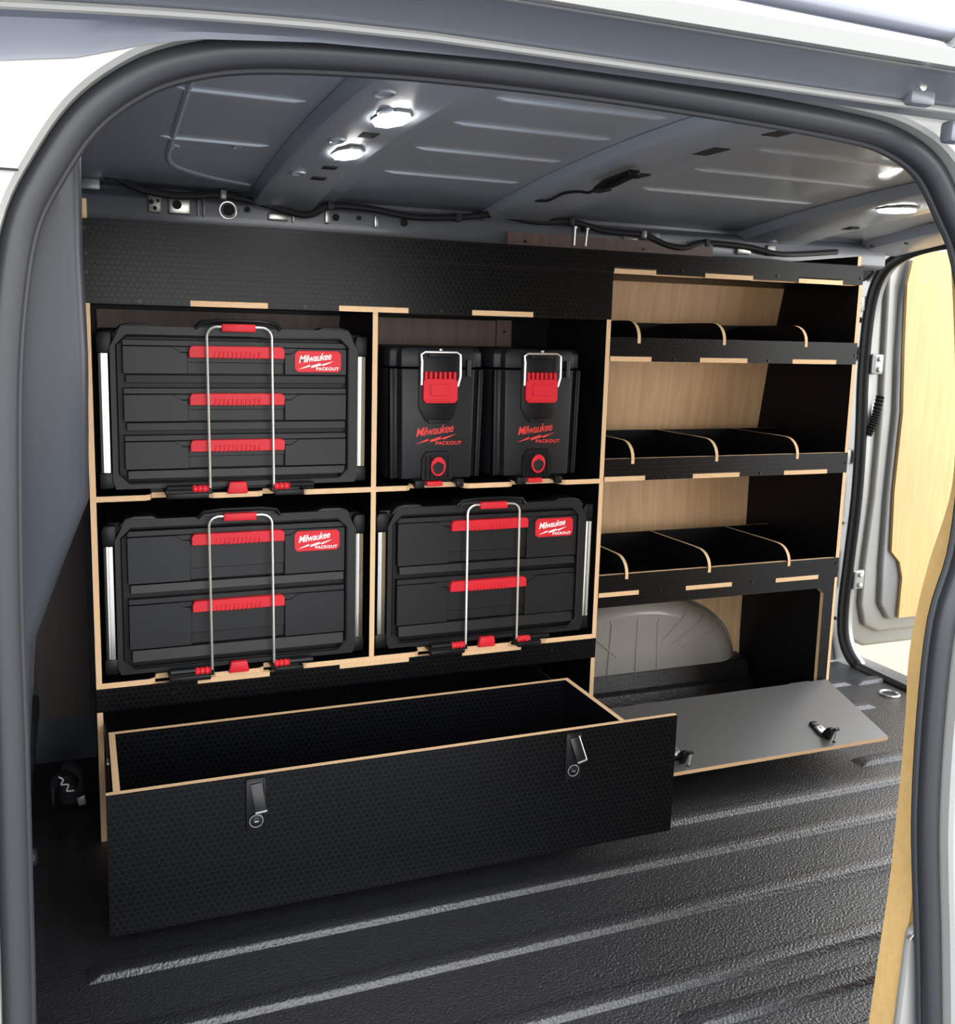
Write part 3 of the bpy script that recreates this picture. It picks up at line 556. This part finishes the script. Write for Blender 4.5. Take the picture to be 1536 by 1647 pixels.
# wheel arch behind the lower shelf
arc = ell(1.575, 0.095, 0.405, 0.240, 180, 0, 28)
b = MB(); rows = []
for k, (s_, y) in enumerate(((0.80, 0.352), (0.86, 0.356), (0.92, 0.366), (0.97, 0.384), (1.0, 0.41), (1.0, 0.47))):
    rows.append([(1.575+(p[0]-1.575)*s_, y, 0.095+(p[1]-0.095)*s_) for p in arc])
b.grid(rows); b.face([p for p in rows[0]]); wa = b.build('wheel_arch', 'arch_paint', wf, smooth=True); wa['label'] = 'bare beige grey steel wheel arch'
for a, r0, r1 in ((90, 0.05, 0.76), (60, 0.45, 0.93), (48, 0.45, 0.93), (125, 0.3, 0.9), (108, 0.02, 0.8), (75, 0.05, 0.75), (35, 0.5, 0.9)):
    c, s_ = math.cos(R(a)), math.sin(R(a))
    p0 = (1.575+0.405*c*r0, 0.351, 0.098+0.24*s_*r0) if a not in (90, 108, 75) else (1.575+0.405*c*r1, 0.351, 0.10)
    MB().tube([p0, (1.575+0.405*c*r1*0.92, 0.351, 0.095+0.24*s_*r1*0.92), (1.575+0.405*c*r1, 0.354+max(0, r1-0.8)*0.1, 0.095+0.24*s_*r1)], 0.0035, 6).build('arch_rib', 'arch_paint', wa, smooth=True)

# ================================================================== DRAWER
DW = thing('wide_drawer', 'wide black plywood drawer pulled open under the toolboxes', 'drawer', (0.60, -0.433, 0.04))
panel('drawer_front', DW, 'Y', -0.433, -0.421, rect(0.007, 1.1995, 0.040, 0.315))
panel('drawer_side', DW, 'X', 0.0195, 0.0315, rect(-0.421, -0.148, 0.055, 0.315), 'ply_smooth')
panel('drawer_side', DW, 'X', 1.060, 1.072, rect(-0.421, -0.148, 0.055, 0.315), 'ply_smooth')
panel('drawer_back', DW, 'Y', -0.160, -0.148, rect(0.0315, 1.060, 0.055, 0.315))
panel('drawer_bottom', DW, 'Z', 0.058, 0.067, rect(0.0315, 1.060, -0.421, -0.160), 'ply_smooth')
for x0, x1 in ((0.0125, 0.019), (1.0725, 1.079)):
    for z in (0.26, 0.16): MB().box(x0, x1, -0.40, 0.27, z-0.018, z+0.018).build('slide_rail', 'black_metal', DW, bevel=0.001)
    for y, z in ((-0.21, 0.272), (-0.31, 0.262)): MB().box(x0, x1, y-0.012, y+0.012, z, z+0.010).build('slide_clip', 'zinc', DW, bevel=0.001)
def pull_latch(cx, y, zt, tilt):
    l = MB().box(cx-0.018, cx+0.018, y-0.003, y, zt-0.105, zt).build('latch', 'black_metal', DW, bevel=0.002)
    # raised rim
    for a in ((cx-0.018, cx-0.015, zt-0.105, zt), (cx+0.015, cx+0.018, zt-0.105, zt), (cx-0.018, cx+0.018, zt-0.003, zt)):
        MB().box(a[0], a[1], y-0.0055, y-0.003, a[2], a[3]).build('latch_rim', 'black_metal', l, bevel=0.001)
    c, s = math.cos(tilt), math.sin(tilt); q = [(-0.011, -0.002), (0.011, -0.002), (0.013, -0.055), (-0.009, -0.055)]
    P = [(cx+u*c-v*s, zt-0.007+u*s+v*c) for u, v in q]
    b = MB(); n = 4
    ya, yb = y-0.006, y-0.020
    vs = [(p[0], ya-(0.012 if i > 1 else 0), p[1]) for i, p in enumerate(P)]+[(p[0], ya+0.004-(0.012 if i > 1 else 0), p[1]) for i, p in enumerate(P)]
    b.idx(vs, [(0, 1, 2, 3), (7, 6, 5, 4), (0, 4, 5, 1), (1, 5, 6, 2), (2, 6, 7, 3), (3, 7, 4, 0)]).build('latch_lever', 'black_metal', l, bevel=0.001)
    e0, e1 = vs[3], vs[2]; MB().tube([e0, e1], 0.0022, 6).build('lever_pin', 'zinc', l)
    if abs(tilt) > 0.2: MB().tube([vs[1], vs[2]], 0.0013, 6).build('lever_edge', 'zinc', l)
    ring(cx, y-0.0075, zt-0.083, 0.0125, 0.005, 'Y', 20).build('lock_collar', 'black_metal', l, bevel=0.001)
    MB().tube([(cx+0.0125*math.cos(a*math.pi/10), y-0.0075, zt-0.083+0.0125*math.sin(a*math.pi/10)) for a in range(20)], 0.001, 6, True).build('lock_ring', 'silver_dark', l)
    ring(cx, y-0.0095, zt-0.083, 0.0085, 0.003, 'Y', 16).build('lock_barrel', 'black_metal', l, bevel=0.001)
    MB().box(cx-0.004, cx+0.004, y-0.0102, y-0.0094, zt-0.0845, zt-0.0815).build('keyhole', 'zinc', l)
pull_latch(0.270, -0.433, 0.309, 0.10); pull_latch(0.940, -0.433, 0.309, 0.24)

# ================================================================== FLAP
FW = 0.752; FD = 0.262; FX = 1.2545
FP = thing('drop_flap', 'dark grey plywood flap folded down in front of the lower shelf', 'flap', (FX, -0.008, 0.157), (0.292, 0, 0), local=True)
panel('flap_board', FP, 'Z', -0.012, 0.0, rect(0, FW, -FD, 0), 'flap_grey')
for hx_ in (0.1, 0.62): MB().tube([(hx_, 0.002, -0.004), (hx_+0.07, 0.002, -0.004)], 0.004, 8).build('hinge_knuckle', 'black_metal', FP, smooth=True)
def flap_latch(x, y):
    l = MB().box(x-0.014, x+0.014, y-0.02, y+0.022, 0.0, 0.004).build('latch', 'black_metal', FP, bevel=0.001)
    MB().box(x-0.012, x+0.012, y-0.012, y+0.016, 0.004, 0.011).build('latch_case', 'zinc', l, bevel=0.002)
    ring(x+0.0, y+0.004, 0.011, 0.003, 0.001, 'Z', 8)
    MB().prism([(x+0.003*math.cos(a), y+0.004+0.003*math.sin(a)) for a in (0, 1.05, 2.1, 3.14, 4.2, 5.24)], 'Z', 0.0108, 0.0114).build('latch_screw', 'hole', l)
    MB().box(x-0.012, x+0.010, y+0.020, y+0.036, 0.0, 0.009).build('latch_keeper', 'black_metal', l, bevel=0.002)
    MB().prism([(y-0.034, 0.0), (y-0.010, 0.0), (y-0.012, 0.016), (y-0.022, 0.034), (y-0.032, 0.036), (y-0.036, 0.028)], 'X', x-0.006, x+0.010).build('latch_lever', 'black_metal', l, bevel=0.002)
    MB().tube([(x+0.012, y-0.038, 0.036), (x+0.012, y-0.042, -0.002)], 0.003, 8).build('latch_rod', 'chrome', l, smooth=True)
    MB().tube([(x+0.004, y-0.037, 0.037), (x+0.018, y-0.037, 0.037)], 0.0045, 8).build('rod_cap', 'black_metal', l, smooth=True)
    MB().tube([(x+0.012, y-0.0418, 0.002), (x+0.012, y-0.0425, -0.006)], 0.0048, 8).build('rod_foot', 'black_metal', l, smooth=True)
flap_latch(0.105, -0.205); flap_latch(0.565, -0.205)

# ================================================================== TOOLBOXES
BW, BH, BD = 0.576, 0.352, 0.315
def drawer_box(name, label, loc, rows, group, deep):
    t = thing(name, label, 'toolbox', loc, group=group, local=True)
    MB().box(0.006, BW-0.006, 0.022, BD, 0.002, BH-0.014).build('body', 'plastic_black', t, bevel=0.006)
    # front frame: stiles and rails around an eight-sided recess
    x0, x1, z0, z1, c = 0.036, 0.532, 0.013, 0.326, 0.020
    inner = [(x0+c, z0), (x1-c, z0), (x1, z0+c), (x1, z1-c), (x1-c, z1), (x0+c, z1), (x0, z1-c), (x0, z0+c)]
    outer = [(0.028, 0.0), (BW-0.028, 0.0), (BW-0.022, 0.018), (BW-0.022, 0.30), (BW-0.045, BH-0.006), (0.045, BH-0.006), (0.022, 0.30), (0.022, 0.018)]
    b = MB()
    for lo, hi, sc in ((0.0, 0.022, 1),):
        n = 8
        for i in range(n):
            j = (i+1) % n; q = [inner[i], inner[j], outer[j], outer[i]]
            b.prism(q, 'Y', lo, hi)
    b.build('front_frame', 'plastic_face', t)
    # thin raised lip round the recess
    MB().tube([(p[0], -0.001, p[1]) for p in inner], 0.0028, 6, True).build('recess_lip', 'plastic_black', t)
    # top ridge with raised shoulders
    MB().prism([(0.03, BH-0.022), (0.045, BH-0.004), (0.062, BH), (0.10, BH), (0.118, BH-0.010), (0.195, BH-0.010), (0.205, BH+0.004), (0.365, BH+0.004), (0.375, BH-0.010), (0.452, BH-0.010), (0.475, BH), (0.515, BH), (0.532, BH-0.004), (0.546, BH-0.022)], 'Y', 0.004, 0.05).build('top_ridge', 'plastic_face', t, bevel=0.002)
    MB().box(0.030, 0.540, 0.018, 0.024, 0.010, 0.33).build('recess_back', 'plastic_black', t)
    # corner posts with bright rails between plastic caps
    for a, b_, sgn in ((-0.006, 0.026, 0), (0.548, 0.578, 1)):
        MB().prism([(a, 0.0), (b_, 0.0), (b_, 0.036), (a, 0.036)], 'Y', 0.004, 0.05).build('corner_cap', 'plastic_black', t, bevel=0.005)
        MB().prism([(a+0.002, 0.288), (b_, 0.288), (b_, 0.334), (a+0.006, 0.334), (a, 0.322)], 'Y', 0.004, 0.05).build('corner_cap', 'plastic_black', t, bevel=0.005)
        cx = (a+b_)/2+(-0.001 if sgn == 0 else 0.001); hw = 0.0125
        MB().prism([(cx-hw, 0.014), (cx-hw*0.75, 0.005), (cx-hw*0.35, 0.003), (cx-hw*0.30, 0.0055), (cx+hw*0.0, 0.0055), (cx+hw*0.05, 0.002), (cx+hw*0.7, 0.004), (cx+hw, 0.014), (cx+hw, 0.045), (cx-hw, 0.045)], 'Z', 0.036, 0.288).build('side_rail', 'alu', t)
    hw0, hw1 = 0.181, 0.385
    for k, (zt, zb, zl) in enumerate(rows):
        b = MB()
        b.box(0.047, 0.528, 0.004, 0.020, zt-0.013, zt)                         # top strip
        b.prism([(0.047, zb), (hw0-0.002, zb), (hw0-0.002, zt-0.026), (hw0-0.016, zt-0.026), (hw0-0.034, zt-0.0135), (0.047, zt-0.0135)], 'Y', 0.0015, 0.020)
        b.prism([(0.528, zb), (hw1+0.002, zb), (hw1+0.002, zt-0.026), (hw1+0.016, zt-0.026), (hw1+0.034, zt-0.0135), (0.528, zt-0.0135)], 'Y', 0.0015, 0.020)
        b.box(hw0-0.034, hw1+0.034, 0.0035, 0.020, zt-0.026, zt-0.0132)
        pz = zb+(zt-zb)*(0.22 if deep else 0.34)
        b.box(hw0-0.004, hw1+0.004, 0.0125, 0.020, zb, zt-0.02)
        b.box(hw0-0.004, hw1+0.004, 0.0085, 0.020, pz, zt-0.02)
        d = b.build('drawer_front', 'plastic_face', t, bevel=0.0012, seg=1)
        # stepped lower edge
        bb = MB(); bb.prism([(0.0, zl), (0.0035, zb-0.002), (0.022, zb-0.002), (0.022, zl)], 'X', 0.052, 0.526)
        bb.build('lower_ledge', 'plastic_face', d, bevel=0.001, seg=1)
        # red handle with grip ribs
        ht = zt-0.011; hb_ = ht-0.0255; r = 0.008
        h = MB().prism([(hw0, hb_), (hw1, hb_), (hw1, ht-r), (hw1-r*0.35, ht-r*0.3), (hw1-r, ht), (hw0+r, ht), (hw0+r*0.35, ht-r*0.3), (hw0, ht-r)], 'Y', -0.010, 0.006)
        for i in range(11):
            x = hw0+0.052+i*0.0094; h.box(x, x+0.0048, -0.0118, -0.0095, hb_-0.001, hb_+0.014)
        h.build('handle', 'red', d, bevel=0.0012, seg=1)
    # badge
    bx0, bx1, bz1 = 0.409, 0.515, rows[0][0]-0.018; bz0 = bz1-0.048; c = 0.007
    bd = MB().prism([(bx0+c, bz0), (bx1-c, bz0), (bx1, bz0+c), (bx1, bz1-c), (bx1-c, bz1), (bx0+c, bz1), (bx0, bz1-c), (bx0, bz0+c)], 'Y', -0.001, 0.003).build('badge', 'red', t, bevel=0.0008, seg=1)
    lettering(bd, bx0+0.008, bx1-0.006, bz0+0.004, bz1-0.003, -0.0014, 'white_print')
    # wire bail across the front
    bail = bez([(0.220, -0.020, 0.0), (0.2185, -0.020, 0.16), (0.217, -0.019, 0.318)], 3)+[Vector((0.217+0.022*(1-math.cos(R(a))), -0.019, 0.3275+0.021*math.sin(R(a)))) for a in (0, 20, 40, 60, 80, 90)]
    bail += [Vector((0.333+0.022*math.sin(R(a)), -0.019, 0.3275+0.021*math.cos(R(a)))) for a in (0, 20, 40, 60, 80, 90)]+bez([(0.355, -0.019, 0.318), (0.3565, -0.020, 0.16), (0.358, -0.020, 0.0)], 3)
    w = MB().tube(bail, 0.0029, 8).build('wire_bail', 'chrome', t, smooth=True)
    MB().box(0.248, 0.320, -0.026, -0.010, 0.338, 0.355).build('bail_grip', 'red', w, bevel=0.003)
    MB().tube([(0.195, -0.004, 0.344), (0.207, -0.006, 0.357), (0.245, -0.006, 0.361), (0.33, -0.006, 0.361), (0.366, -0.006, 0.357), (0.376, -0.004, 0.344)], 0.0045, 8).build('bail_catch', 'plastic_black', t, smooth=True)
    for a, e, o in ((0.182, 0.216, 0.130), (0.358, 0.393, 0.448)):
        g_ = MB(); n = 10; g_.tube([(a+(e-a)*i/n, -0.020, -0.001) for i in range(n+1)], [0.0088 if i % 3 else 0.0068 for i in range(n+1)], 10)
        g_.build('pivot_grip', 'red', w, smooth=False)
        lo = min(o, a if o < a else e); hi = max(o, a if o < a else e)
        MB().tube([(lo, -0.018, 0.0), (hi, -0.018, 0.0)], 0.0075, 8).build('pivot_bar', 'plastic_black', w, smooth=True)
    return t
R3 = [(0.318, 0.246, 0.227), (0.216, 0.144, 0.125), (0.115, 0.041, 0.021)]
R2 = [(0.320, 0.202, 0.181), (0.168, 0.054, 0.026)]
GB = 'drawer toolboxes in the racking'
drawer_box('drawer_toolbox', 'black toolbox with three red-handled drawers in the upper left bay', (0.025, 0.006, 0.793), R3, GB, False)
b2 = drawer_box('drawer_toolbox', 'black two-drawer toolbox in the lower left bay', (0.024, 0.006, 0.380), R2, GB, True)
b3 = copy_tree(b2); b3.location = (0.6345, 0.006, 0.380); b3['label'] = 'black two-drawer toolbox in the lower right bay under the small boxes'

def mount(label, loc):
    t = thing('mounting_plate', label, 'mounting plate', loc, group='toolbox mounting plates', local=True)
    MB().prism([(0.098, 0.032), (0.126, 0.030), (0.126, -0.018), (0.224, -0.018), (0.224, 0.036), (0.352, 0.036), (0.352, -0.018), (0.415, -0.018), (0.426, 0.030), (0.452, 0.032), (0.452, 0.26), (0.098, 0.26)], 'Z', 0.0005, 0.0125).build('plate', 'plastic_black', t, bevel=0.001, seg=1)
    for a, e in ((0.128, 0.216), (0.360, 0.425)):
        MB().box(a, e, -0.022, 0.004, -0.008, 0.004).build('plate_foot', 'plastic_black', t, bevel=0.002)
    MB().prism([(0.256, -0.002), (0.303, -0.002), (0.298, 0.024), (0.262, 0.024)], 'Y', -0.012, 0.004).build('release_tab', 'red', t, bevel=0.003)
    return t
m0 = mount('black mounting plate with red tab under the three-drawer toolbox', (0.025, 0.0, 0.780))
for lx, lz, lb in ((0.024, 0.367, 'black mounting plate with red tab under the lower left toolbox'), (0.6345, 0.367, 'black mounting plate with red tab under the lower right toolbox')):
    mm = copy_tree(m0); mm.location = (lx, 0.0, lz); mm['label'] = lb

def compact_box(label, loc):
    t = thing('compact_toolbox', label, 'toolbox', loc, group='small red-latched toolboxes', local=True)
    hw = 0.123
    # tapered body, ribbed corners
    def lay(k, z): return [(-hw*k, 0.04, z), (-hw*k+0.008, 0.022, z), (-0.098*k, 0.018, z), (-0.092*k, 0.002, z), (0.092*k, 0.002, z), (0.098*k, 0.018, z), (hw*k-0.008, 0.022, z), (hw*k, 0.04, z), (hw*k, 0.29, z), (-hw*k, 0.29, z)]
    b = MB(); A = lay(0.955, 0.0); B = lay(0.995, 0.262); n = len(A)
    b.idx(A+B, [tuple(range(n))[::-1], tuple(range(n, 2*n))]+[(i, (i+1) % n, n+(i+1) % n, n+i) for i in range(n)])
    b.build('body', 'plastic_face', t, bevel=0.003)
    for sx_ in (-1, 1):
        MB().prism([(sx_*0.108-0.006, 0.0), (sx_*0.108+0.006, 0.0), (sx_*0.112+0.006, 0.262), (sx_*0.112-0.006, 0.262)], 'Y', 0.010, 0.03).build('corner_rib', 'plastic_black', t, bevel=0.003)
    b = MB(); A = lay(1.01, 0.266); B = lay(1.01, 0.300); C_ = [(x*0.93, y+(0.006 if y < 0.1 else -0.01), 0.312) for x, y, z in lay(1.0, 0)]
    b.idx(A+B+C_, [tuple(range(n))[::-1], tuple(range(2*n, 3*n))]+[(i, (i+1) % n, n+(i+1) % n, n+i) for i in range(n)]+[(n+i, n+(i+1) % n, 2*n+(i+1) % n, 2*n+i) for i in range(n)])
    b.build('lid', 'plastic_face', t, bevel=0.0025)
    for sx_ in (0.075,):
        MB().tube([(sx_, 0.0, 0.245), (sx_, 0.0, 0.285)], 0.007, 8).build('lid_hinge', 'plastic_black', t, smooth=True)
    # latch: base, red flap with teeth, wire loop
    MB().prism([(-0.050, 0.170), (-0.050, 0.215), (-0.05, 0.30), (0.05, 0.30), (0.05, 0.215), (0.050, 0.170), (0.032, 0.138), (-0.032, 0.138)], 'Y', -0.003, 0.006).build('latch_base', 'plastic_black', t, bevel=0.002)
    MB().box(-0.026, 0.026, -0.006, 0.004, 0.134, 0.142).build('latch_step', 'plastic_black', t, bevel=0.001)
    r = MB().prism([(-0.043, 0.190), (-0.036, 0.182), (0.036, 0.182), (0.043, 0.190), (0.043, 0.232), (0.038, 0.240), (-0.038, 0.240), (-0.043, 0.232)], 'Y', -0.016, -0.003)
    for i in range(7):
        x = -0.036+i*0.012; r.prism([(x-0.0035, 0.238), (x+0.0035, 0.238), (x+0.0035, 0.254), (x+0.002, 0.257), (x-0.002, 0.257), (x-0.0035, 0.254)], 'Y', -0.014, -0.003)
    r.box(-0.026, 0.026, -0.018, -0.015, 0.200, 0.228); r.box(-0.036, 0.036, -0.0175, -0.015, 0.186, 0.192)
    la = r.build('latch', 'red', t, bevel=0.0015, seg=1)
    MB().tube([(-0.047, -0.012, 0.225), (-0.047, -0.012, 0.28), (-0.049, -0.012, 0.296), (-0.040, -0.012, 0.302), (0.040, -0.012, 0.302), (0.049, -0.012, 0.296), (0.050, -0.012, 0.245), (0.044, -0.012, 0.222)], 0.0028, 8).build('wire_loop', 'chrome', la, smooth=True)
    MB().box(-0.03, 0.03, -0.010, 0.004, 0.290, 0.299).build('catch_hook', 'plastic_black', t, bevel=0.002)
    ring(0.002, -0.006, 0.307, 0.004, 0.006, 'Y', 10).build('catch_pin', 'zinc', t, bevel=0.001)
    lettering(t, -0.056, 0.062, 0.080, 0.132, 0.0012, 'red_print')
    # lower port
    b = MB().prism([(-0.040, -0.004), (0.040, -0.004), (0.040, 0.050), (0.028, 0.066), (-0.028, 0.066), (-0.040, 0.050)], 'Y', -0.002, 0.006)
    for i in range(6): b.box(-0.031+i*0.0115, -0.0265+i*0.0115, -0.0045, -0.001, 0.0, 0.056)
    po = b.build('port_panel', 'plastic_black', t, bevel=0.0015, seg=1)
    oval = [(0.0165*math.cos(a*math.pi/12), -0.009, 0.030+0.021*math.sin(a*math.pi/12)) for a in range(24)]
    MB().tube(oval, 0.0026, 8, True).build('port_ring', 'red', po, smooth=True)
    MB().prism([(p[0], p[2]) for p in oval[:13]]+[(-0.011, 0.036), (0, 0.042), (0.011, 0.036)], 'Y', -0.011, -0.005).build('port_cap', 'red', po, bevel=0.001, seg=1)
    MB().prism([(p[0]*0.9, 0.030+(p[2]-0.030)*0.9) for p in oval], 'Y', -0.0075, -0.004).build('port_hole', 'hole', po)
    return t
c0 = compact_box('small black toolbox with red latch beside the middle divider', (0.7785, 0.012, 0.793))
c1 = copy_tree(c0); c1.location = (1.0435, 0.012, 0.793); c1['label'] = 'small black toolbox with red latch beside the wooden bin shelves'
def small_mount(label, loc):
    t = thing('mounting_plate', label, 'mounting plate', loc, group='toolbox mounting plates', local=True)
    MB().prism([(-0.064, 0.034), (-0.062, -0.012), (-0.036, -0.012), (-0.036, 0.03), (0.044, 0.03), (0.044, -0.010), (0.062, -0.010), (0.064, 0.034), (0.064, 0.26), (-0.064, 0.26)], 'Z', -0.0, 0.0125).build('plate', 'plastic_black', t, bevel=0.001, seg=1)
    MB().box(-0.062, -0.038, -0.014, 0.004, -0.006, 0.012).build('plate_foot', 'plastic_black', t, bevel=0.002)
    MB().box(0.044, 0.062, -0.012, 0.004, -0.006, 0.010).build('plate_foot', 'plastic_black', t, bevel=0.002)
    MB().box(-0.030, 0.010, -0.008, 0.028, -0.003, 0.008).build('release_tab', 'red', t, bevel=0.002)
    return t
s0 = small_mount('black mounting plate with red tab under the small toolbox by the divider', (0.7785, 0.002, 0.780))
s1 = copy_tree(s0); s1.location = (1.0435, 0.002, 0.780); s1['label'] = 'black mounting plate with red tab under the small toolbox by the shelves'
